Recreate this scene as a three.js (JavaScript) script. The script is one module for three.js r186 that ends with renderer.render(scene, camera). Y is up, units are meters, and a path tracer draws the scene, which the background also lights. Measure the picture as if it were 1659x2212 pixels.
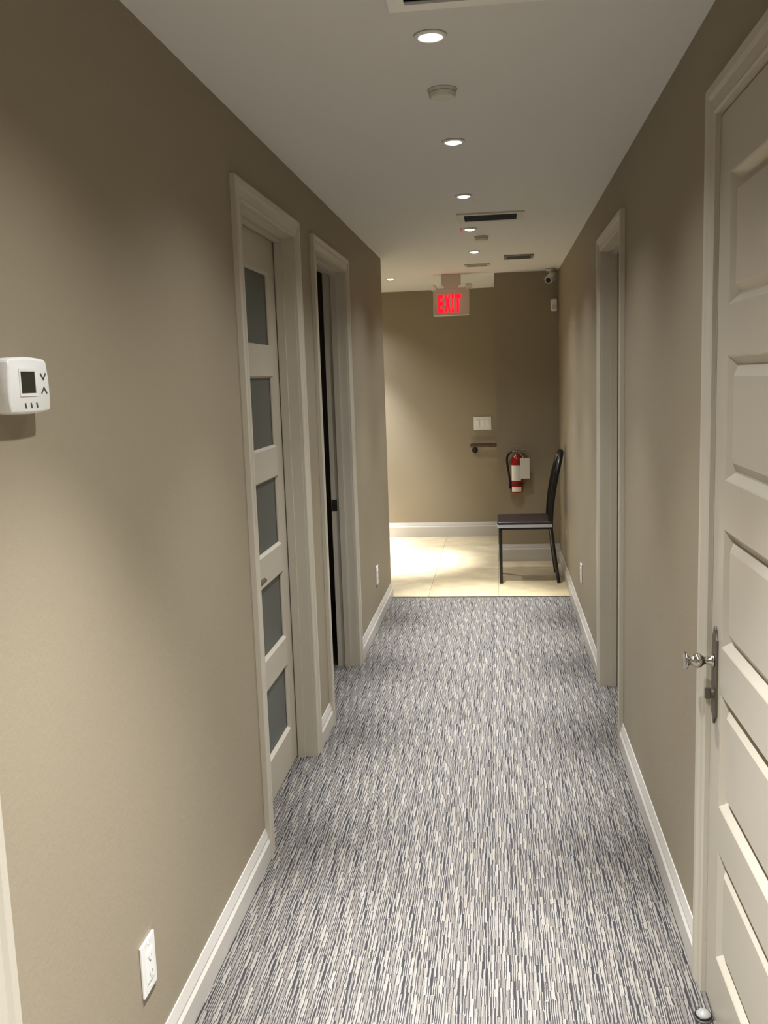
import * as THREE from 'three';
import { mergeGeometries, toCreasedNormals } from 'three/addons/utils/BufferGeometryUtils.js';
import { RoundedBoxGeometry } from 'three/addons/geometries/RoundedBoxGeometry.js';
import { TextGeometry } from 'three/addons/geometries/TextGeometry.js';
import { FontLoader } from 'three/addons/loaders/FontLoader.js';

// ---------------------------------------------------------------- camera, exposure
const scene = new THREE.Scene();
scene.background = new THREE.Color(0x000000);
const DEG = Math.PI / 180;
const camera = new THREE.PerspectiveCamera(2 * Math.atan(1106 / 1994.2) / DEG, 1659 / 2212, 0.05, 60);
camera.position.set(0.7497, 1.5257, 0);
camera.rotation.set(-8.24 * DEG, 7.211 * DEG, -1.944 * DEG, 'YXZ');
const renderer = new THREE.WebGLRenderer({ antialias: true });
renderer.toneMapping = THREE.LinearToneMapping;
renderer.toneMappingExposure = 1.17;
renderer.shadowMap.enabled = true;
renderer.shadowMap.type = THREE.PCFSoftShadowMap;

// the downlights: one row along the corridor and two in the tiled lobby (x, z)
const LAMPS = [[0.613, -6.18], [0.613, -5.23], [0.613, -4.28], [0.613, -3.306], [0.606, -2.303], [0.606, -1.36], [0.606, -0.39], [0.606, 0.58], [0.606, 1.55], [-0.093, -7.567], [-0.62, -8.3]];
// each reflector lamp throws a hot core, a field around it and a wide weak spill
const LAMP_COLOR = 0xf8fbff, LAMP_BEAMS = [[34, 18 * DEG], [7, 36 * DEG], [3, 64 * DEG]], LOBBY_BEAMS = [[60, 19 * DEG], [7, 36 * DEG], [3, 64 * DEG]], FLOOD_BEAMS = [[50, 18 * DEG], [26, 37 * DEG], [4, 64 * DEG]], LAMP_GLOW = 9;

// ---------------------------------------------------------------- helpers
const H = 2.318, XL = -0.015, XR = 1.235, BACK = 2.4;   // ceiling, wall faces, corridor end behind the camera
const LOBBY_Z = -6.31, FAR_Z = -8.75, BLOCK_Z = -7.55, BLOCK_X = 0.735, LOBBY_L = -2.3, LOBBY_R = 2.6;
let seed = 7;
const rnd = () => { seed = (seed * 1664525 + 1013904223) >>> 0; return seed / 4294967296; };
const taken = {};
const numbered = (n) => { const k = taken[n] = (taken[n] ?? -1) + 1; return k ? n + '_' + String(k).padStart(3, '0') : n; };
const plain = (g) => { const r = g.index ? g.toNonIndexed() : g; for (const k of Object.keys(r.attributes)) if (!['position', 'normal', 'uv'].includes(k)) r.deleteAttribute(k); if (!r.attributes.uv) r.setAttribute('uv', new THREE.Float32BufferAttribute(new Float32Array(r.attributes.position.count * 2), 2)); return r; };
const merge = (...gs) => gs.length === 1 ? gs[0] : mergeGeometries(gs.map(plain));
const mesh = (name, geo, m, parent) => {
  const o = new THREE.Mesh(Array.isArray(geo) ? merge(...geo) : geo, m);
  o.castShadow = o.receiveShadow = true;
  if (parent) { o.name = name; parent.add(o); } else { o.name = numbered(name); scene.add(o); }
  return o;
};
const tag = (o, label, category, group) => { Object.assign(o.userData, { label, category }); if (group) o.userData.group = group; return o; };
const struct = (o, label, category) => { o.userData.kind = 'structure'; if (label) o.userData.label = label; if (category) o.userData.category = category; return o; };
const thing = (name, [x, y, z] = [0, 0, 0], turn = 0) => { const g = new THREE.Group(); g.name = numbered(name); g.position.set(x, y, z); g.rotation.y = turn; scene.add(g); return g; };
const box = (x0, x1, y0, y1, z0, z1) => new THREE.BoxGeometry(Math.abs(x1 - x0), Math.abs(y1 - y0), Math.abs(z1 - z0)).translate((x0 + x1) / 2, (y0 + y1) / 2, (z0 + z1) / 2);
const rbox = (w, h, d, r, x = 0, y = 0, z = 0, s = 2) => new RoundedBoxGeometry(w, h, d, s, r).translate(x, y, z);
const cyl = (r0, r1, h, n = 24) => new THREE.CylinderGeometry(r0, r1, h, n);
const lathe = (pts, n = 32) => new THREE.LatheGeometry(pts.map(([r, y]) => new THREE.Vector2(r, y)), n);
const tube = (pts, r, n = 24, k = 8) => new THREE.TubeGeometry(new THREE.CatmullRomCurve3(pts.map((p) => new THREE.Vector3(...p))), n, r, k);
const flat = (pos) => { const g = new THREE.BufferGeometry(); g.setAttribute('position', new THREE.Float32BufferAttribute(pos, 3)); g.computeVertexNormals(); g.setAttribute('uv', new THREE.Float32BufferAttribute(new Float32Array(pos.length / 3 * 2), 2)); return g; };
const quad = (a, b, c, d) => [...a, ...b, ...c, ...a, ...c, ...d];
// uv in metres from the dominant axis of each face
const metreUV = (geo) => {
  const g = geo.index ? geo.toNonIndexed() : geo, p = g.attributes.position, n = g.attributes.normal, uv = new Float32Array(p.count * 2);
  for (let i = 0; i < p.count; i++) {
    const ax = Math.abs(n.getX(i)), ay = Math.abs(n.getY(i)), az = Math.abs(n.getZ(i));
    uv[2 * i] = ax > ay && ax > az ? p.getZ(i) : p.getX(i);
    uv[2 * i + 1] = ay >= ax && ay >= az ? p.getZ(i) : p.getY(i);
  }
  g.setAttribute('uv', new THREE.BufferAttribute(uv, 2));
  return g;
};
// a profile of [out, up] points run straight along local x from 0 to length, out = +z
const runProfile = (pts, length) => {
  const pos = [];
  for (let i = 0; i + 1 < pts.length; i++) {
    const [a, b] = [pts[i], pts[i + 1]];
    pos.push(...quad([0, a[1], a[0]], [length, a[1], a[0]], [length, b[1], b[0]], [0, b[1], b[0]]));
  }
  for (const x of [0, length]) for (let i = 1; i + 1 < pts.length; i++) {
    const tri = [pts[0], pts[i], pts[i + 1]].map((p) => [x, p[1], p[0]]);
    pos.push(...(x ? tri : tri.reverse()).flat());
  }
  return flat(pos);
};

// ---------------------------------------------------------------- materials
const dataTexture = (w, h, fn, srgb) => {
  const d = new Uint8Array(w * h * 4);
  for (let y = 0; y < h; y++) for (let x = 0; x < w; x++) { const c = fn(x, y), i = (y * w + x) * 4; d[i] = c[0]; d[i + 1] = c[1]; d[i + 2] = c[2]; d[i + 3] = 255; }
  const t = new THREE.DataTexture(d, w, h); t.wrapS = t.wrapT = THREE.RepeatWrapping; t.magFilter = THREE.LinearFilter; t.minFilter = THREE.LinearMipmapLinearFilter; t.generateMipmaps = true;
  if (srgb) t.colorSpace = THREE.SRGBColorSpace;
  t.needsUpdate = true; return t;
};
// tileable value noise
const noiseGrid = (n) => { const a = new Float32Array(n * n); for (let i = 0; i < a.length; i++) a[i] = rnd(); return (u, v) => { const x = u * n, y = v * n, i = Math.floor(x), j = Math.floor(y), f = x - i, g = y - j, s = f * f * (3 - 2 * f), t = g * g * (3 - 2 * g), at = (p, q) => a[((q % n + n) % n) * n + (p % n + n) % n]; return (at(i, j) * (1 - s) + at(i + 1, j) * s) * (1 - t) + (at(i, j + 1) * (1 - s) + at(i + 1, j + 1) * s) * t; }; };
const n1 = noiseGrid(16), n2 = noiseGrid(64), n3 = noiseGrid(170);
const peel = dataTexture(512, 512, (x, y) => { const v = 255 * (0.2 * n1(x / 512, y / 512) + 0.35 * n2(x / 512, y / 512) + 0.45 * n3(x / 512, y / 512)); return [v, v, v]; });
peel.repeat.set(1 / 0.6, 1 / 0.6);
const std = (color, roughness = 0.5, more = {}) => new THREE.MeshStandardMaterial({ color, roughness, ...more });
const M = {
  wall: std(0x958973, 0.62, { bumpMap: peel, bumpScale: 0.0004 }),
  ceiling: std(0xdcdad5, 0.9),
  trim: std(0xbab2a1, 0.34),
  base: std(0xc2bcb2, 0.32),
  leaf: std(0xb5ac9b, 0.36),
  white: std(0xe9e7e1, 0.38),
  offwhite: std(0xcfcabd, 0.5),
  plate: std(0xe4e2db, 0.3),
  grey: std(0x8d8a84, 0.5),
  vent: std(0x6c6c70, 0.55),
  ventDeep: std(0x2e2e32, 0.9),
  black: std(0x0b0a0a, 0.32),
  dark: std(0x161412, 0.5),
  chrome: std(0xb9b4aa, 0.16, { metalness: 1 }),
  bronze: std(0x5e554a, 0.45, { metalness: 0.35 }),
  steel: std(0x9c9890, 0.3, { metalness: 1 }),
  seat: std(0x2a201d, 0.42),
  seatEdge: std(0xb4b2b8, 0.35, { metalness: 0.3 }),
  red: std(0x94160a, 0.28),
  paper: std(0xe2ded2, 0.7),
  rail: std(0x4a3524, 0.4),
  lcd: std(0x2c2b20, 0.2),
  slit: std(0x4c4a46, 0.6),
  glass: new THREE.MeshPhysicalMaterial({ color: 0x4d534b, roughness: 0.45, transmission: 0.5, thickness: 0, ior: 1.5 }),
  lamp: std(0xffffff, 0.4, { emissive: 0xffffff, emissiveIntensity: LAMP_GLOW }),
  exit: std(0xd00a24, 0.4, { emissive: 0xff0a28, emissiveIntensity: 1.15 }),
  led: std(0xa01010, 0.4, { emissive: 0xff3030, emissiveIntensity: 0.5 }),
  grout: std(0x8a7a5c, 0.85),
};

// carpet: tufts 2.5 mm wide in rows 70 mm long, dashes of charcoal, greys and cream
const TUFTS = 112, ROWS = 8, BUNDLE = 4;
const D = [44, 43, 45], K = [54, 51, 50], G = [110, 104, 97], L = [134, 128, 120], C = [151, 142, 126], N = [78, 75, 73];
const bundles = [[K, L, L, K], [D, D, L, G], [L, K, L, K], [L, L, C, K], [K, G, L, K], [L, L, D, D], [L, K, G, G], [K, L, K, L], [D, L, K, L], [G, G, K, L]];
const carpetCells = Array.from({ length: TUFTS / BUNDLE }, (_, b) => ({
  phase: (b % 2) * 0.5 + (rnd() - 0.5) * 0.16,
  rows: Array.from({ length: ROWS }, (_, r) => { const p = bundles[((b % 7) * 3 + (r % 4) * 7 + (rnd() < 0.2 ? Math.floor(rnd() * 10) : 0)) % 10]; return p.map((c) => { const k = 0.92 + 0.16 * rnd(); return c.map((v) => v * k); }); }),
}));
const CW = 1344, CH = 2048, wave = Array.from({ length: TUFTS }, () => rnd());
const carpetAt = (x, y) => {
  const v = y / CH * ROWS, u = x / CW * TUFTS, t0 = Math.floor(u) % TUFTS;
  const t = ((Math.floor(u + 0.18 * Math.sin(v * 2 * Math.PI + wave[t0 - t0 % BUNDLE] * 6))) % TUFTS + TUFTS) % TUFTS;
  const cell = carpetCells[Math.floor(t / BUNDLE)], r = ((Math.floor(v + cell.phase + (wave[t] - 0.5) * 0.1) % ROWS) + ROWS) % ROWS;
  return [cell.rows[r][t % BUNDLE], u - Math.floor(u)];
};
const carpetMap = dataTexture(CW, CH, (x, y) => {
  const [c, fx] = carpetAt(x, y), g = 0.94 + 0.12 * n3(x / CW, (y * 3) / CH % 1);
  return c.map((v) => Math.min(255, v * g));
}, true);
const carpetBump = dataTexture(CW / 2, CH / 2, (x, y) => {
  const [, fx] = carpetAt(x * 2, y * 2), loop = 0.5 + 0.5 * Math.cos(y * 2 / CH * ROWS * 75 / 5 * 2 * Math.PI);
  const v = 255 * (0.65 * Math.sin(Math.PI * fx) + 0.2 * loop + 0.15 * n3(x / CW * 2, y / CH * 2)); return [v, v, v];
});
for (const t of [carpetMap, carpetBump]) { t.repeat.set(1 / (TUFTS * 0.0025), 1 / (ROWS * 0.07)); t.anisotropy = 16; }
M.carpet = std(0xffffff, 0.95, { map: carpetMap, bumpMap: carpetBump, bumpScale: 0.002 });
// porcelain: cream with faint clouds
const cloud = dataTexture(512, 512, (x, y) => { const k = 0.93 + 0.1 * n1(x / 512, y / 512) + 0.03 * n2(x / 512, y / 512); return [196 * k, 181 * k, 149 * k].map((v) => Math.min(255, v)); }, true);
cloud.repeat.set(0.9, 0.9);
M.tiles = [0xffffff, 0xfaf8f4, 0xf4f1ea].map((c) => std(c, 0.3, { map: cloud }));

// ---------------------------------------------------------------- structure
const WT = 0.11;                        // wall thickness
const HEAD = 2.065;                     // casing inner top, 2.13 outer
// doors: [wall, casing outer near z, casing outer far z]
const CASE = 0.065, REVEAL = 0.005, JAMB = 0.02;
const openings = {
  l0: [-0.36, -1.216], l1: [-2.732, -3.598], l2: [-3.893, -4.791],
  r1: [-1.36, -2.218], r2: [-3.69, -4.504],
};
const clear = (k) => { const [n, f] = openings[k]; return [n - CASE + REVEAL, f + CASE - REVEAL]; };
const wallWithDoors = (name, x0, x1, keys, z0, z1, label) => {
  const parts = []; let z = z0;
  for (const k of keys) {
    const [n, f] = clear(k); parts.push(box(x0, x1, 0, H, z, n + JAMB), box(x0, x1, HEAD - REVEAL + JAMB, H, n + JAMB, f - JAMB)); z = f - JAMB;
  }
  parts.push(box(x0, x1, 0, H, z, z1));
  return struct(mesh(name, metreUV(merge(...parts)), M.wall), label, 'wall');
};
wallWithDoors('wall_left', XL - WT, XL, ['l0', 'l1', 'l2'], BACK, LOBBY_Z, 'taupe painted corridor wall carrying the thermostat');
wallWithDoors('wall_right', XR, XR + WT, ['r1', 'r2'], BACK, BLOCK_Z, 'taupe painted corridor wall behind the black chair');
const wall = (name, label, ...b) => struct(mesh(name, metreUV(box(...b)), M.wall), label, 'wall');
wall('wall_far', 'taupe far wall with switch plate and handrail', LOBBY_L, LOBBY_R, 0, H, FAR_Z - 0.1, FAR_Z);
wall('wall_block', 'taupe wall carrying the fire extinguisher', BLOCK_X, LOBBY_R, 0, H, BLOCK_Z - 0.12, BLOCK_Z);
wall('wall_lobby_left', 'taupe side wall of the tiled lobby', LOBBY_L - 0.1, LOBBY_L, 0, H, FAR_Z, LOBBY_Z + 0.1);
wall('wall_lobby_near', 'taupe lobby wall returning from the corridor corner', LOBBY_L, XL - WT, 0, H, LOBBY_Z, LOBBY_Z + 0.11);
wall('wall_stair_end', 'taupe wall closing the passage behind the extinguisher wall', LOBBY_R, LOBBY_R + 0.1, 0, H, FAR_Z, BLOCK_Z);
wall('wall_back', 'taupe wall closing the corridor', XL - WT, XR + WT, 0, H, BACK, BACK + 0.1);
// the unlit room behind the two doors on the thermostat side
wall('wall_room_side', 'taupe wall of the unlit side room', -3.1, -3.0, 0, H, -2.3, LOBBY_Z + 0.11);
wall('wall_room_near', 'taupe near wall of the unlit side room', -3.0, XL - WT, 0, H, -2.4, -2.3);
wall('wall_room_far', 'taupe far wall of the unlit side room', -3.0, LOBBY_L, 0, H, LOBBY_Z + 0.11, LOBBY_Z + 0.02);
struct(mesh('ceiling', metreUV(box(-3.1, LOBBY_R + 0.1, H, H + 0.1, FAR_Z - 0.1, BACK + 0.1)), M.ceiling), 'white painted ceiling with recessed downlights', 'ceiling');
struct(mesh('floor', metreUV(merge(box(XL - WT, XR + WT, -0.06, 0, -6.293, BACK), box(-3.0, XL - WT, -0.06, 0, LOBBY_Z + 0.06, -2.3))), M.carpet), 'charcoal, grey and cream dashed loop carpet', 'carpet');
{ // tiled lobby floor: each tile a mesh of its own on a grout bed
  const f = new THREE.Group(); f.name = 'floor_001'; scene.add(f); struct(f, 'cream polished tile floor of the lobby', 'tile floor');
  mesh('grout_bed', [box(LOBBY_L, LOBBY_R, -0.06, -0.0025, FAR_Z, LOBBY_Z), box(XL, XR, -0.06, -0.0025, LOBBY_Z, -6.2935)], M.grout, f);
  const pitch = 0.49, len = 0.98, g = 0.0015;
  for (let i = -6; i < 7; i++) for (let j = 0; j < 3; j++) {
    const x0 = Math.max(0.245 + i * pitch + g, LOBBY_L), x1 = Math.min(0.245 + (i + 1) * pitch - g, LOBBY_R);
    let z1 = -6.294 - j * len - (j ? g : 0); const z0 = Math.max(-6.294 - (j + 1) * len + g, FAR_Z);
    if (x1 - x0 < 0.02) continue;
    if (j === 0 && (x1 < XL || x0 > XR)) { if (x1 < XL) z1 = LOBBY_Z; else continue; }
    mesh('tile', metreUV(box(x0, x1, -0.012, 0, z0, z1).translate(0, 0, 0)), M.tiles[(i * 7 + j * 5 + 70) % 3], f);
  }
}
struct(mesh('trim_1', box(XL, XR, -0.01, 0.003, -6.300, -6.288), M.steel), 'thin metal strip where carpet meets tile', 'trim');

// baseboards
const baseProfile = (h) => [[0, 0], [0.015, 0], [0.015, h - 0.043], [0.010, h - 0.033], [0.010, h - 0.027], [0.003, h], [0, h]];
const baseboard = (name, label, x, z, turn, length, h = 0.105) => { const o = struct(mesh(name, runProfile(baseProfile(h), length), M.base), label, 'baseboard'); o.position.set(x, 0, z); o.rotation.y = turn; return o; };
const LEFT = 90 * DEG, RIGHT = -90 * DEG;    // local +z out of the wall into the corridor
const leftBase = (z0, z1, label) => baseboard('baseboard_left', label, XL, z0, LEFT, z0 - z1);
const rightBase = (z0, z1, label, h) => baseboard('baseboard_right', label, XR, z1, RIGHT, z0 - z1, h);
leftBase(BACK, openings.l0[0], 'white baseboard of the thermostat wall behind the viewpoint');
leftBase(openings.l0[1], openings.l1[0], 'long white baseboard below the thermostat');
leftBase(openings.l1[1], openings.l2[0], 'short white baseboard between glazed door and dark doorway');
leftBase(openings.l2[1], LOBBY_Z, 'white baseboard from dark doorway to the tiled lobby corner');
rightBase(BACK, openings.r1[0], 'white baseboard of the panelled door wall behind the viewpoint');
rightBase(openings.r1[1], openings.r2[0], 'white baseboard between the panelled door and the far doorway');
rightBase(openings.r2[1], BLOCK_Z, 'white baseboard running behind the black chair');
baseboard('baseboard_far', 'tall cream baseboard under the handrail wall', LOBBY_L, FAR_Z, 0, LOBBY_R - LOBBY_L, 0.14);
baseboard('baseboard_block', 'cream baseboard under the fire extinguisher wall', BLOCK_X, BLOCK_Z, 0, XR - BLOCK_X, 0.14);
baseboard('baseboard_lobby', 'cream baseboard of the lobby side wall', LOBBY_L, LOBBY_Z, LEFT, LOBBY_Z - FAR_Z, 0.14);

// ---------------------------------------------------------------- doors
const casingProfile = [[0, 0], [0, 0.010], [0.005, 0.014], [0.011, 0.011], [0.034, 0.013], [0.042, 0.019], [0.058, 0.020], [CASE, 0.016], [CASE, 0]];
// three mitred lengths of casing around an opening 2*hw wide
const casing = (hw, top) => {
  const sides = [[], [], []], at = (u, t) => [[-hw - u, 0, t], [-hw - u, top + u, t], [hw + u, top + u, t], [hw + u, 0, t]];
  for (let i = 0; i + 1 < casingProfile.length; i++) {
    const a = at(...casingProfile[i]), b = at(...casingProfile[i + 1]);
    for (let s = 0; s < 3; s++) sides[s].push(...quad(a[s], b[s], b[s + 1], a[s + 1]));
  }
  return sides.map((p) => { // outward-facing winding
    const g = flat(p); return g;
  });
};
const rect = (w, h, cx, cy, z) => [[cx - w / 2, cy - h / 2, z], [cx + w / 2, cy - h / 2, z], [cx + w / 2, cy + h / 2, z], [cx - w / 2, cy + h / 2, z]];
const rings = (list, cap = true) => { // nested rectangles [w,h,z] joined, the last one capped; facing +z
  const pos = [];
  for (let i = 0; i + 1 < list.length; i++) for (let k = 0; k < 4; k++) { const a = list[i], b = list[i + 1], n = (k + 1) % 4; pos.push(...quad(a[k], a[n], b[n], b[k])); }
  if (cap) { const c = list[list.length - 1]; pos.push(...quad(c[0], c[1], c[2], c[3])); }
  return flat(pos);
};
const PANELS = [[1.655, 1.925], [1.282, 1.549], [0.907, 1.174], [0.533, 0.800], [0.160, 0.426]];
// frame of a five-panel leaf: stiles and rails, front face at z = front
const leafFrame = (hw, top, front, thick, stile) => {
  const parts = [box(-hw, -hw + stile, 0.008, top, front - thick, front), box(hw - stile, hw, 0.008, top, front - thick, front)];
  const ys = [0.008, ...[...PANELS].reverse().flat(), top];
  for (let i = 0; i < ys.length; i += 2) parts.push(box(-hw + stile, hw - stile, ys[i], ys[i + 1], front - thick, front));
  return parts;
};
const door = (name, key, side, label, { front, swing, leaf = true }) => {
  const [n, f] = clear(key), hw = (n - f) / 2, top = HEAD - REVEAL;
  const d = thing(name, [side === 'l' ? XL : XR, 0, (n + f) / 2], side === 'l' ? LEFT : RIGHT);
  struct(d, label, 'door');
  const c = casing(hw + REVEAL, HEAD);
  mesh('side_casing', c[0], M.trim, d); mesh('head_casing', c[1], M.trim, d); mesh('side_casing', c[2], M.trim, d);
  mesh('side_jamb', box(-hw - JAMB, -hw, 0, top, -WT, 0.001), M.trim, d); mesh('side_jamb', box(hw, hw + JAMB, 0, top, -WT, 0.001), M.trim, d);
  mesh('head_jamb', box(-hw - JAMB, hw + JAMB, top, top + JAMB, -WT, 0.001), M.trim, d);
  const s0 = swing === 'in' ? front + 0.005 : front - 0.040, s1 = swing === 'in' ? front + 0.034 : front - 0.068, t = 0.011;
  mesh('door_stop', [box(-hw, -hw + t, 0, top, s0, s1), box(hw - t, hw, 0, top, s0, s1), box(-hw + t, hw - t, top - t, top, s0, s1)], M.trim, d);
  return { d, hw, top };
};
// left: glazed door with five frosted panes
{
  const { d, hw, top } = door('door_1', 'l1', 'l', 'greige door with five frosted glass panes', { front: -0.074, swing: 'in' });
  const w = hw - 0.003, st = 0.09, F = -0.074;
  const leaf = mesh('door_leaf', leafFrame(w, top - 0.004, F, 0.035, st), M.leaf, d);
  for (const [y0, y1] of PANELS) {
    const W0 = 2 * (w - st), cy = (y0 + y1) / 2, hh = y1 - y0;
    mesh('glazing_bead', rings([rect(W0, hh, 0, cy, F), rect(W0 - 0.016, hh - 0.016, 0, cy, F - 0.010), rect(W0 - 0.016, hh - 0.016, 0, cy, F - 0.014)], false), M.leaf, leaf);
    const p = mesh('glass_pane', box(-W0 / 2, W0 / 2, y0, y1, F - 0.020, F - 0.015), M.glass, leaf); p.userData.label = 'frosted grey green glass pane';
  }
  const hx = -w + 0.055, hy = 0.868;
  const rose = mesh('lever_rose', cyl(0.026, 0.026, 0.008).rotateX(Math.PI / 2).translate(hx, hy, F + 0.004), M.bronze, leaf); rose.userData.label = 'dark metal lever rose';
  mesh('lever_handle', tube([[hx, hy, F], [hx, hy, F + 0.045], [hx + 0.02, hy, F + 0.052], [hx + 0.125, hy - 0.002, F + 0.05]], 0.008), M.bronze, leaf);
}
// left: doorway to the unlit room, leaf swung inside
{
  const { d, hw, top } = door('door_2', 'l2', 'l', 'doorway with greige casing open to a dark room', { front: -0.074, swing: 'in' });
  const leaf = mesh('door_leaf', leafFrame(hw - 0.003, top - 0.004, 0, 0.035, 0.09), M.leaf, d);
  leaf.position.set(-hw - 0.01, 0, -WT - hw - 0.005); leaf.rotation.y = -90 * DEG;
  for (const [y0, y1] of PANELS) { const p = mesh('glass_pane', box(-hw + 0.093, hw - 0.093, y0, y1, -0.02, -0.015), M.glass, leaf); p.userData.label = 'frosted grey green glass pane'; }
  const s = mesh('strike_plate', rbox(0.0016, 0.06, 0.028, 0.0006, hw - 0.001, 0.875, -0.094), M.dark, d); s.userData.label = 'dark metal strike plate';
}
// left: closed door whose casing edges into view beside the viewpoint
{
  const { d, hw, top } = door('door_3', 'l0', 'l', 'greige door frame on the near side of the thermostat', { front: -0.074, swing: 'in' });
  const w = hw - 0.003, F = -0.074, st = 0.09;
  const leaf = mesh('door_leaf', leafFrame(w, top - 0.004, F, 0.035, st), M.leaf, d);
  for (const [y0, y1] of PANELS) mesh('glass_pane', box(-w + st, w - st, y0, y1, F - 0.020, F - 0.015), M.glass, leaf);
}
const raised = (W0, hh, cy, F) => rings([rect(W0, hh, 0, cy, F), rect(W0 - 0.006, hh - 0.006, 0, cy, F - 0.002), rect(W0 - 0.036, hh - 0.036, 0, cy, F - 0.017), rect(W0 - 0.044, hh - 0.044, 0, cy, F - 0.017), rect(W0 - 0.084, hh - 0.084, 0, cy, F - 0.004)]);
// right: five-panel door flush with the wall, knob set on a long plate
{
  const { d, hw, top } = door('door_4', 'r1', 'r', 'greige moulded door with five raised panels and knob plate', { front: 0, swing: 'out' });
  const w = hw - 0.003, st = 0.092, F = 0;
  const leaf = mesh('door_leaf', leafFrame(w, top - 0.004, F, 0.035, st), M.leaf, d);
  for (const [y0, y1] of PANELS) mesh('raised_panel', raised(2 * (w - st), y1 - y0, (y0 + y1) / 2, F), M.leaf, leaf);
  // the latch edge is the far one: local -x
  const hx = -w + 0.042, sh = new THREE.Shape();
  const pw = 0.021, y0 = 0.715, y1 = 0.938;
  sh.moveTo(hx, y0); sh.quadraticCurveTo(hx + 0.006, y0 + 0.014, hx + pw, y0 + 0.022); sh.lineTo(hx + pw, y1 - 0.024); sh.quadraticCurveTo(hx + 0.012, y1 - 0.014, hx + 0.009, y1 - 0.006);
  sh.absarc(hx, y1 - 0.006, 0.009, 0, Math.PI, false); sh.quadraticCurveTo(hx - 0.012, y1 - 0.014, hx - pw, y1 - 0.024); sh.lineTo(hx - pw, y0 + 0.022); sh.quadraticCurveTo(hx - 0.006, y0 + 0.014, hx, y0);
  const pl = mesh('knob_plate', new THREE.ExtrudeGeometry(sh, { depth: 0.003, bevelEnabled: true, bevelSize: 0.002, bevelThickness: 0.002, bevelSegments: 2 }).translate(0, 0, F), M.bronze, leaf); pl.userData.label = 'long pointed dark bronze knob plate';
  const ky = 0.862;
  const kn = mesh('door_knob', lathe([[0.0, 0], [0.014, 0], [0.014, 0.005], [0.009, 0.008], [0.009, 0.018], [0.0075, 0.020], [0.010, 0.024], [0.0155, 0.030], [0.0175, 0.036], [0.0155, 0.042], [0.011, 0.047], [0.0095, 0.052], [0.013, 0.057], [0.0205, 0.061], [0.0215, 0.064], [0.019, 0.066], [0, 0.066]]).rotateX(Math.PI / 2).translate(hx, ky, F + 0.004), M.chrome, leaf); kn.userData.label = 'polished metal door knob';
  const ts = mesh('thumb_turn', [cyl(0.011, 0.012, 0.006).rotateX(Math.PI / 2).translate(hx, 0.785, F + 0.008), rbox(0.006, 0.026, 0.014, 0.0025, hx, 0.785, F + 0.017)], M.bronze, leaf); ts.userData.label = 'small dark thumb turn';
}
// right: recessed doorway further on, closed leaf deep in the frame
{
  const { d, hw, top } = door('door_5', 'r2', 'r', 'recessed door frame opposite the dark doorway', { front: -0.072, swing: 'in' });
  const w = hw - 0.003, st = 0.09, F = -0.072;
  const leaf = mesh('door_leaf', leafFrame(w, top - 0.004, F, 0.035, st), M.leaf, d);
  for (const [y0, y1] of PANELS) mesh('raised_panel', raised(2 * (w - st), y1 - y0, (y0 + y1) / 2, F), M.leaf, leaf);
}
{ // door stop on the carpet by the panelled door
  const s = thing('floor_door_stop', [1.209, 0, -2.06]);
  mesh('dome', lathe([[0, 0], [0.018, 0], [0.019, 0.004], [0.018, 0.014], [0.011, 0.022], [0, 0.025]]), M.grey, s);
  mesh('rubber_bumper', new THREE.TorusGeometry(0.0175, 0.003, 8, 24).rotateX(Math.PI / 2).translate(0, 0.012, 0), M.black, s);
  tag(s, 'small metal dome door stop on carpet by panelled door', 'door stop');
}

// ---------------------------------------------------------------- ceiling fittings
const lampLabels = ['downlight over the tile edge, last of the corridor row', 'downlight just beyond the dark ceiling vent', 'downlight just before the dark ceiling vent', 'downlight between the smoke detector and the vent row', 'bright downlight between the framed grille and the smoke detector', 'downlight over the thermostat', 'downlight next after the one over the thermostat, away from the lobby', 'downlight third from the end wall away from the lobby', 'downlight closest to the end wall away from the lobby', 'downlight in the lobby ceiling beyond the corridor corner', 'downlight in the lobby ceiling beside its side wall'];
const lampTrim = lathe([[0.026, 0], [0.026, -0.004], [0.030, -0.007], [0.037, -0.005], [0.040, 0], [0.026, 0]], 32), lampLens = lathe([[0, -0.012], [0.012, -0.0115], [0.022, -0.008], [0.0262, -0.003], [0.0262, 0], [0, 0]], 32);
LAMPS.forEach(([x, z], i) => {
  const g = thing('recessed_downlight', [x, H, z]);
  mesh('trim_ring', lampTrim, M.white, g);
  mesh('lens', lampLens, M.lamp, g);
  // flood lamps over the thermostat and beside the far wall, spot lamps elsewhere, as the scallops on their walls show
  for (const [power, angle] of z > -2 || z < -8 ? FLOOD_BEAMS : z < -7 ? LOBBY_BEAMS : LAMP_BEAMS) {
    const s = new THREE.SpotLight(LAMP_COLOR, power,
      0, angle, 1, 2);
    s.position.set(0, -0.02, 0); s.target.position.set(0, -1, 0); s.castShadow = true; s.shadow.radius = 1.1; s.shadow.mapSize.set(1024, 1024); s.shadow.camera.near = 0.02;
    g.add(s, s.target);
  }
  tag(g, lampLabels[i], 'downlight', 'recessed ceiling downlights');
});
const detectorBody = lathe([[0, -0.024], [0.030, -0.024], [0.036, -0.021], [0.038, -0.012], [0.038, -0.004], [0.042, -0.003], [0.042, 0], [0, 0]], 36);
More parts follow.
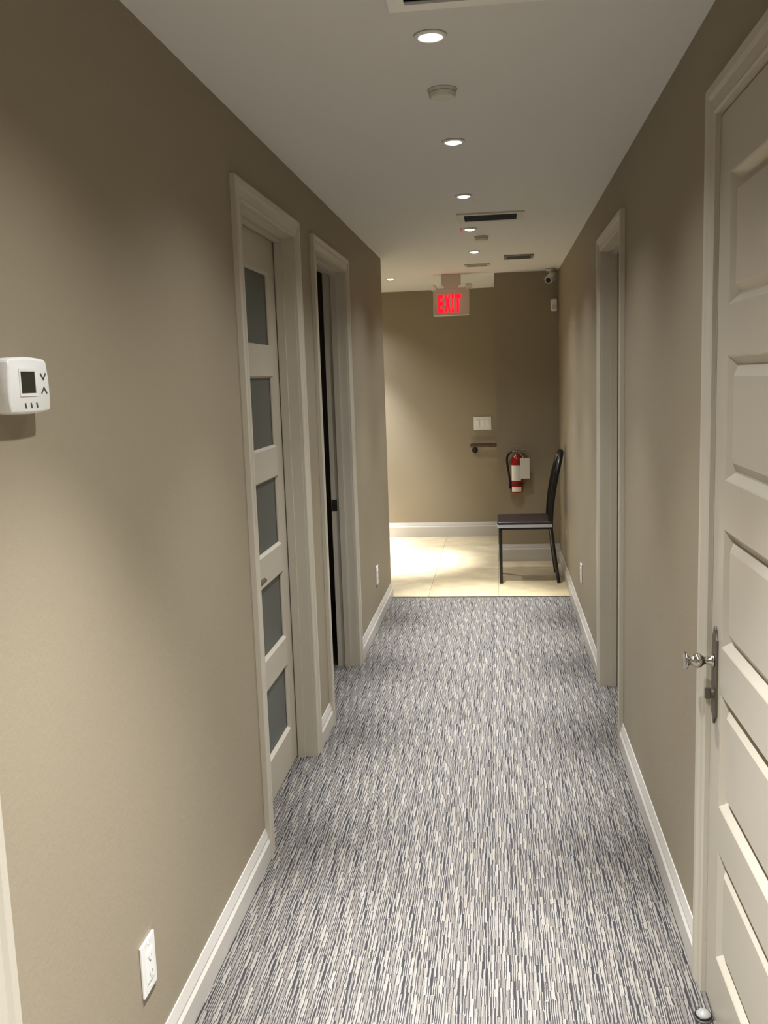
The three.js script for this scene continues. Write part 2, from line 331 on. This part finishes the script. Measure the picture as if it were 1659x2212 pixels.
[[0.609, -2.725, 'white round smoke detector between the two brightest downlights'], [0.67, -5.545, 'small round smoke detector between two far downlights']].forEach(([x, z, label]) => {
  const g = thing('smoke_detector', [x, H, z]); mesh('housing', detectorBody, M.offwhite, g);
  mesh('vent_ring', new THREE.TorusGeometry(0.0375, 0.0012, 6, 36).rotateX(Math.PI / 2).translate(0, -0.009, 0), M.grey, g);
  tag(g, label, 'smoke detector', 'ceiling smoke detectors');
});
// louvred grille: frame, backing and slats, size w (x) by l (z)
const grille = (name, label, x, z, w, l, border, frameM, slatM, slats, category) => {
  const g = thing(name, [x, H, z]);
  const f0 = [box(-w / 2, w / 2, -0.008, 0, l / 2 - border, l / 2), box(-w / 2, w / 2, -0.008, 0, -l / 2, -l / 2 + border), box(-w / 2, -w / 2 + border, -0.008, 0, -l / 2 + border, l / 2 - border), box(w / 2 - border, w / 2, -0.008, 0, -l / 2 + border, l / 2 - border)];
  mesh('frame', f0, frameM, g);
  mesh('backing', box(-w / 2 + border, w / 2 - border, -0.001, 0, -l / 2 + border, l / 2 - border), M.ventDeep, g);
  const li = l - 2 * border;
  for (let i = 0; i < slats; i++) mesh('slat', new THREE.BoxGeometry(w - 2 * border, 0.0015, li / slats * 0.75).rotateX(0.5).translate(0, -0.0045, -li / 2 + (i + 0.5) * li / slats), slatM, g);
  tag(g, label, category || 'vent'); return g;
};
grille('return_air_grille', 'large white framed return air grille before the brightest downlight', 0.79, -1.93, 0.52, 0.40, 0.035, M.white, M.vent, 14);
grille('ceiling_vent', 'dark slotted ceiling vent between two downlights', 0.727, -4.865, 0.335, 0.25, 0.036, M.offwhite, M.vent, 8);
grille('ceiling_vent', 'small grey ceiling vent over the black chair', 0.905, -6.55, 0.20, 0.20, 0.018, M.grey, M.grey, 7);
grille('ceiling_diffuser', 'pale flat ceiling diffuser before the exit sign', 0.615, -6.93, 0.18, 0.14, 0.016, M.offwhite, M.offwhite, 6);
{ const l = thing('indicator_light', [0.565, H, -5.215]); mesh('bezel', lathe([[0, -0.003], [0.009, -0.003], [0.010, 0], [0, 0]], 16), M.offwhite, l); mesh('lens', new THREE.SphereGeometry(0.0065, 16, 8).scale(1, 1.6, 1).translate(0, -0.006, 0), M.led, l); tag(l, 'tiny red indicator light beside a ceiling downlight', 'indicator'); }

// ---------------------------------------------------------------- exit sign
const font = await new FontLoader().loadAsync('fonts/droid/droid_sans_bold.typeface.json');
{
  const g = thing('exit_sign', [0.397, 1.998, -7.5]);
  mesh('housing', rbox(0.286, 0.215, 0.045, 0.008, 0, 0.1075, 0), M.offwhite, g);
  mesh('canopy', rbox(0.15, H - 1.998 - 0.236, 0.06, 0.004, 0, (H - 1.998 + 0.236) / 2, 0), M.offwhite, g);
  mesh('canopy_neck', box(-0.055, 0.055, 0.21, 0.24, -0.02, 0.02), M.offwhite, g);
  // condensed block letters, fitted to 0.044 x 0.142 m each
  'EXIT'.split('').forEach((ch, i) => {
    const t = new TextGeometry(ch, { font, size: 1, depth: 0.1, curveSegments: 4, bevelEnabled: true, bevelSize: 0.035, bevelThickness: 0.02, bevelSegments: 1 }); t.computeBoundingBox(); const b = t.boundingBox, w = [0.045, 0.053, 0.019, 0.050][i], x = [-0.078, -0.025, 0.0155, 0.056][i];
    t.translate(-(b.min.x + b.max.x) / 2, -b.min.y, 0).scale(w / (b.max.x - b.min.x), 0.142 / (b.max.y - b.min.y), 0.03).translate(x - 0.005, 0.025, 0.0223);
    const m = mesh('letter', t, M.exit, g); m.userData.label = 'glowing red letter ' + ch;
  });
  for (const s of [-1, 1]) {
    const head = mesh('emergency_lamp', lathe([[0, 0], [0.018, 0], [0.027, 0.022], [0.027, 0.030], [0.024, 0.031], [0, 0.029]], 24).rotateX(Math.PI / 2 + 0.5).rotateY(s * 0.7).translate(s * 0.128, 0.232, 0.0), M.white, g);
    mesh('lamp_bracket', cyl(0.008, 0.008, 0.03, 10).translate(s * 0.122, 0.215, 0), M.offwhite, head);
  }
  const p = new THREE.PointLight(0xff2038, 0.007, 0, 2); p.position.set(0, 0.1, 0.11); p.castShadow = true; p.shadow.radius = 1; g.add(p);
  tag(g, 'white ceiling mounted sign with glowing red EXIT letters', 'exit sign');
}

// ---------------------------------------------------------------- wall fittings
{ // thermostat, local x = along the wall away from the viewpoint, z out of the wall
  const g = thing('thermostat', [XL, 1.533, -1.3925], LEFT), w = 0.063, h = 0.042;
  const sh = new THREE.Shape(); sh.moveTo(-w + 0.008, -h); sh.quadraticCurveTo(0, -h - 0.005, w - 0.008, -h); sh.quadraticCurveTo(w, -h, w + 0.001, -h + 0.010); sh.quadraticCurveTo(w + 0.005, 0, w - 0.002, h - 0.010); sh.quadraticCurveTo(w - 0.003, h, w - 0.012, h); sh.quadraticCurveTo(0, h + 0.006, -w + 0.012, h); sh.quadraticCurveTo(-w + 0.003, h, -w + 0.002, h - 0.010); sh.quadraticCurveTo(-w - 0.005, 0, -w - 0.001, -h + 0.010); sh.quadraticCurveTo(-w, -h, -w + 0.008, -h);
  const e = (s, depth, bevel, z) => new THREE.ExtrudeGeometry(s, { depth: depth - 2 * bevel, bevelEnabled: true, bevelSize: bevel, bevelThickness: bevel, bevelSegments: 4, bevelOffset: -bevel, curveSegments: 16 }).translate(0, 0, z + bevel);
  mesh('body', toCreasedNormals(e(sh, 0.033, 0.006, 0), 0.7), M.white, g);
  mesh('display_bezel', [box(-0.034, 0.020, 0.022, 0.0265, 0.0322, 0.0342), box(-0.034, 0.020, -0.0165, -0.012, 0.0322, 0.0342), box(-0.034, -0.0295, -0.012, 0.022, 0.0322, 0.0342), box(0.0155, 0.020, -0.012, 0.022, 0.0322, 0.0342)], M.white, g);
  const dsp = mesh('display', box(-0.0295, 0.0155, -0.012, 0.022, 0.0325, 0.0334), M.lcd, g); dsp.userData.label = 'dark olive blank display';
  for (const x of [-0.020, -0.002, 0.016]) mesh('button', new THREE.BoxGeometry(0.0028, 0.008, 0.0016).rotateZ(0.35).translate(x, -0.031, 0.0333), M.slit, g);
  for (const [y, s] of [[0.014, 1], [-0.008, -1]]) { const k = mesh('arrow_button', [new THREE.BoxGeometry(0.0022, 0.014, 0.0016).rotateZ(0.75 * s).translate(0.039, y, 0.0333), new THREE.BoxGeometry(0.0022, 0.014, 0.0016).rotateZ(-0.75 * s).translate(0.047, y, 0.0333)], M.slit, g); }
  tag(g, 'white wall thermostat with dark display on taupe wall', 'thermostat');
}
const outlet = (x, y, z, turn, label) => {
  const g = thing('wall_outlet', [x, y, z], turn);
  mesh('plate', rbox(0.072, 0.118, 0.007, 0.003, 0, 0, 0.0035), M.plate, g);
  const ins = mesh('receptacle', rbox(0.033, 0.068, 0.003, 0.001, 0, 0, 0.0075), M.white, g);
  for (const s of [-1, 1]) { mesh('slot', [box(-0.008, -0.0063, s * 0.018 - 0.004, s * 0.018 + 0.004, 0.0085, 0.0092), box(0.0063, 0.008, s * 0.018 - 0.0035, s * 0.018 + 0.0035, 0.0085, 0.0092), cyl(0.0024, 0.0024, 0.001, 10).rotateX(Math.PI / 2).translate(0, s * 0.018 - 0.009, 0.0088)], M.slit, ins); }
  for (const s of [-1, 1]) mesh('screw', cyl(0.003, 0.003, 0.0012, 10).rotateX(Math.PI / 2).translate(0, s * 0.0485, 0.0074), M.plate, g);
  tag(g, label, 'outlet', 'wall outlets');
};
outlet(XL, 0.302, -1.738, LEFT, 'white wall outlet below the thermostat, above the baseboard');
outlet(XL, 0.318, -5.57, LEFT, 'white wall outlet between dark doorway and lobby corner');
outlet(XR, 0.325, -5.55, RIGHT, 'white wall outlet between recessed door and black chair');
{ // triple switch on the far wall
  const g = thing('switch_plate', [0.604, 1.076, FAR_Z]);
  mesh('plate', rbox(0.165, 0.124, 0.007, 0.003, 0, 0, 0.0035), M.plate, g);
  for (const x of [-0.046, 0, 0.046]) mesh('rocker', rbox(0.033, 0.066, 0.006, 0.0015, 0, 0, 0).rotateX(0.06).translate(x, 0, 0.008), M.white, g);
  tag(g, 'white triple rocker switch plate above handrail', 'switch');
}
{ // handrail on the far wall, running on behind the extinguisher wall
  const g = thing('handrail', [0.50, 0.875, FAR_Z]);
  mesh('rail', [cyl(0.0185, 0.0185, 2.0, 20).rotateZ(Math.PI / 2).translate(1.0, 0, 0.07), new THREE.SphereGeometry(0.0185, 16, 10).translate(0, 0, 0.07)], M.rail, g);
  for (const x of [0.028, 0.9, 1.8]) { const b = mesh('bracket', [tube([[x, -0.018, 0.07], [x, -0.04, 0.066], [x, -0.05, 0.04], [x, -0.05, 0.0]], 0.007), cyl(0.026, 0.029, 0.008, 20).rotateX(Math.PI / 2).translate(x, -0.05, 0.004)], M.black, g); b.userData.label = 'black metal rail bracket'; }
  tag(g, 'brown wooden handrail with black bracket on far wall', 'handrail');
}
{ // fire extinguisher hung on the block wall
  const g = thing('fire_extinguisher', [0.893, 0.575, BLOCK_Z + 0.062]);
  const R = 0.047;
  mesh('cylinder', lathe([[0, 0], [R - 0.006, 0], [R, 0.006], [R, 0.26], [R - 0.004, 0.28], [R - 0.016, 0.298], [0.018, 0.306], [0.016, 0.318], [0, 0.318]], 40), M.red, g);
  const lab = (a0, a1, y0, y1, name, label) => { const m = mesh(name, new THREE.CylinderGeometry(R + 0.0008, R + 0.0008, y1 - y0, 24, 1, true, a0, a1 - a0).translate(0, (y0 + y1) / 2, 0), M.paper, g); m.userData.label = label; };
  lab(-1.1, 0.75, 0.10, 0.225, 'instruction_label', 'white paper label'); lab(-1.0, 0.8, 0.012, 0.05, 'lower_label', 'white lower band label');
  mesh('valve', [cyl(0.015, 0.017, 0.03, 20).translate(0, 0.33, 0), cyl(0.012, 0.012, 0.05, 16).rotateZ(Math.PI / 2).translate(-0.015, 0.332, 0)], M.steel, g);
  mesh('carry_handle', [rbox(0.085, 0.006, 0.018, 0.002, 0, 0, 0).rotateZ(-0.12).translate(0.03, 0.35, 0)], M.steel, g);
  mesh('squeeze_lever', [rbox(0.10, 0.006, 0.018, 0.002, 0, 0, 0).rotateZ(-0.35).translate(0.018, 0.374, 0)], M.steel, g);
  const hose = mesh('hose', tube([[-0.036, 0.332, 0.004], [-0.062, 0.318, 0.006], [-0.078, 0.28, 0.008], [-0.074, 0.22, 0.008], [-0.062, 0.14, 0.008], [-0.054, 0.085, 0.008]], 0.0085, 32, 10), M.black, g); hose.userData.label = 'black rubber hose';
  mesh('nozzle', cyl(0.008, 0.013, 0.055, 16).translate(-0.054, 0.062, 0.008), M.black, hose);
  const tg = mesh('inspection_tag', [new RoundedBoxGeometry(0.076, 0.165, 0.0016, 1, 0.0006).rotateY(0.12).translate(0.062, 0.2, 0.055)], M.paper, g); tg.userData.label = 'white hanging inspection tag';
  mesh('tag_cord', tube([[0.01, 0.335, 0.014], [0.03, 0.315, 0.04], [0.055, 0.28, 0.055]], 0.0012, 10, 6), M.paper, tg);
  mesh('wall_bracket', [box(-0.018, 0.018, 0.03, 0.33, -0.061, -0.055), box(-0.012, 0.012, 0.305, 0.315, -0.058, -0.01), new THREE.TorusGeometry(R + 0.002, 0.003, 6, 32).rotateX(Math.PI / 2).translate(0, 0.075, 0), box(-0.008, 0.008, 0.071, 0.079, -0.058, -R)], M.dark, g);
  tag(g, 'red fire extinguisher with black hose and white tag on wall', 'fire extinguisher');
}
{ // small camera in the ceiling corner and a motion sensor below it
  const g = thing('security_camera', [1.165, H, -7.43]);
  mesh('base', lathe([[0, -0.014], [0.030, -0.014], [0.038, 0], [0, 0]], 24), M.white, g);
  mesh('bracket', tube([[0, -0.01, 0], [0, -0.035, 0], [0.005, -0.05, 0.005]], 0.009, 10, 10), M.white, g);
  const body = mesh('housing', lathe([[0, -0.05], [0.026, -0.048], [0.030, -0.04], [0.030, 0.045], [0.027, 0.05], [0.024, 0.044], [0, 0.044]], 24).rotateX(Math.PI / 2 + 0.42).rotateY(-0.5).translate(0.004, -0.07, 0.0), M.white, g);
  mesh('sun_shield', new THREE.CylinderGeometry(0.034, 0.034, 0.105, 20, 1, true, -1.3, 2.6).rotateX(-Math.PI / 2).rotateX(0.42).rotateY(-0.5).translate(0.004, -0.069, 0.004), M.white, body);
  const l = mesh('camera_lens', cyl(0.020, 0.020, 0.006, 20).rotateX(Math.PI / 2 + 0.42).rotateY(-0.5).translate(0.004 - 0.0196, -0.07 - 0.0184, 0.0358), M.black, body); l.userData.label = 'black camera lens';
  tag(g, 'small white security camera in the ceiling corner', 'camera');
  const s = thing('motion_sensor', [1.2, 2.005, BLOCK_Z]);
  mesh('housing', rbox(0.052, 0.092, 0.04, 0.012, 0, 0.046, 0.02, 4), M.white, s);
  mesh('sensor_window', rbox(0.036, 0.034, 0.012, 0.005, 0, 0.03, 0.037, 3), M.offwhite, s);
  tag(s, 'white motion sensor under the security camera', 'sensor');
}

// ---------------------------------------------------------------- chair, its back to the right wall
{
  const g = thing('side_chair', [0.95, 0, -6.89]);
  const zn = 0.19, zf = -0.19;          // near and far sides
  // padded seat: rounded slab, front toward -x
  mesh('seat', [rbox(0.40, 0.030, 0.40, 0.012, -0.02, 0.447, 0, 4)], M.seat, g);
  const ed = mesh('seat_edge', [rbox(0.396, 0.024, 0.008, 0.002, -0.022, 0.430, 0.195), rbox(0.396, 0.024, 0.008, 0.002, -0.022, 0.430, -0.195), rbox(0.008, 0.024, 0.39, 0.002, -0.216, 0.430, 0)], M.seatEdge, g); ed.userData.label = 'satin grey seat edge band';
  mesh('seat_frame', [box(-0.20, 0.175, 0.402, 0.42, zn - 0.022, zn - 0.002), box(-0.20, 0.175, 0.402, 0.42, zf + 0.002, zf + 0.022), box(-0.205, -0.185, 0.402, 0.42, zf, zn), box(0.155, 0.175, 0.402, 0.42, zf, zn)], M.black, g);
  for (const z of [zn - 0.012, zf + 0.012]) mesh('front_leg', rbox(0.024, 0.41, 0.024, 0.004, -0.196, 0.205, z), M.black, g);
  for (const z of [zn - 0.010, zf + 0.010]) mesh('rear_leg', tube([[0.168, 0.43, z], [0.180, 0.32, z], [0.200, 0.16, z], [0.222, 0.006, z]], 0.013, 20, 8), M.black, g);
  // bowed back: two uprights meeting in an arched top, upright slats between
  const lean = (y) => 0.165 + 0.012 * (y - 0.43) / 0.5 + 0.075 * Math.pow(Math.max(0, y - 0.43) / 0.52, 2);
  const arch = []; for (let i = 0; i <= 24; i++) { const a = Math.PI * i / 24, c = Math.cos(a), s = Math.sin(a); arch.push([lean(0.70 + 0.25 * s), 0.70 + 0.25 * s, 0.18 * Math.sign(c) * Math.pow(Math.abs(c), 0.8)]); }
  const sideUp = (z) => [0.41, 0.5, 0.6].map((y) => [lean(y), y, z]);
  const path = [...sideUp(0.18), ...arch, ...sideUp(-0.18).reverse()];
  mesh('back_frame', tube(path, 0.019, 90, 10), M.black, g);
  for (const z of [-0.09, -0.03, 0.03, 0.09]) mesh('back_slat', tube([0.43, 0.55, 0.7, 0.85, 0.70 + 0.25 * Math.sqrt(1 - (z / 0.18) ** 2)].map((y) => [lean(y), y, z]), 0.008, 20, 6), M.black, g);
  tag(g, 'black metal chair with dark padded seat against the wall', 'chair');
}

renderer.render(scene, camera);
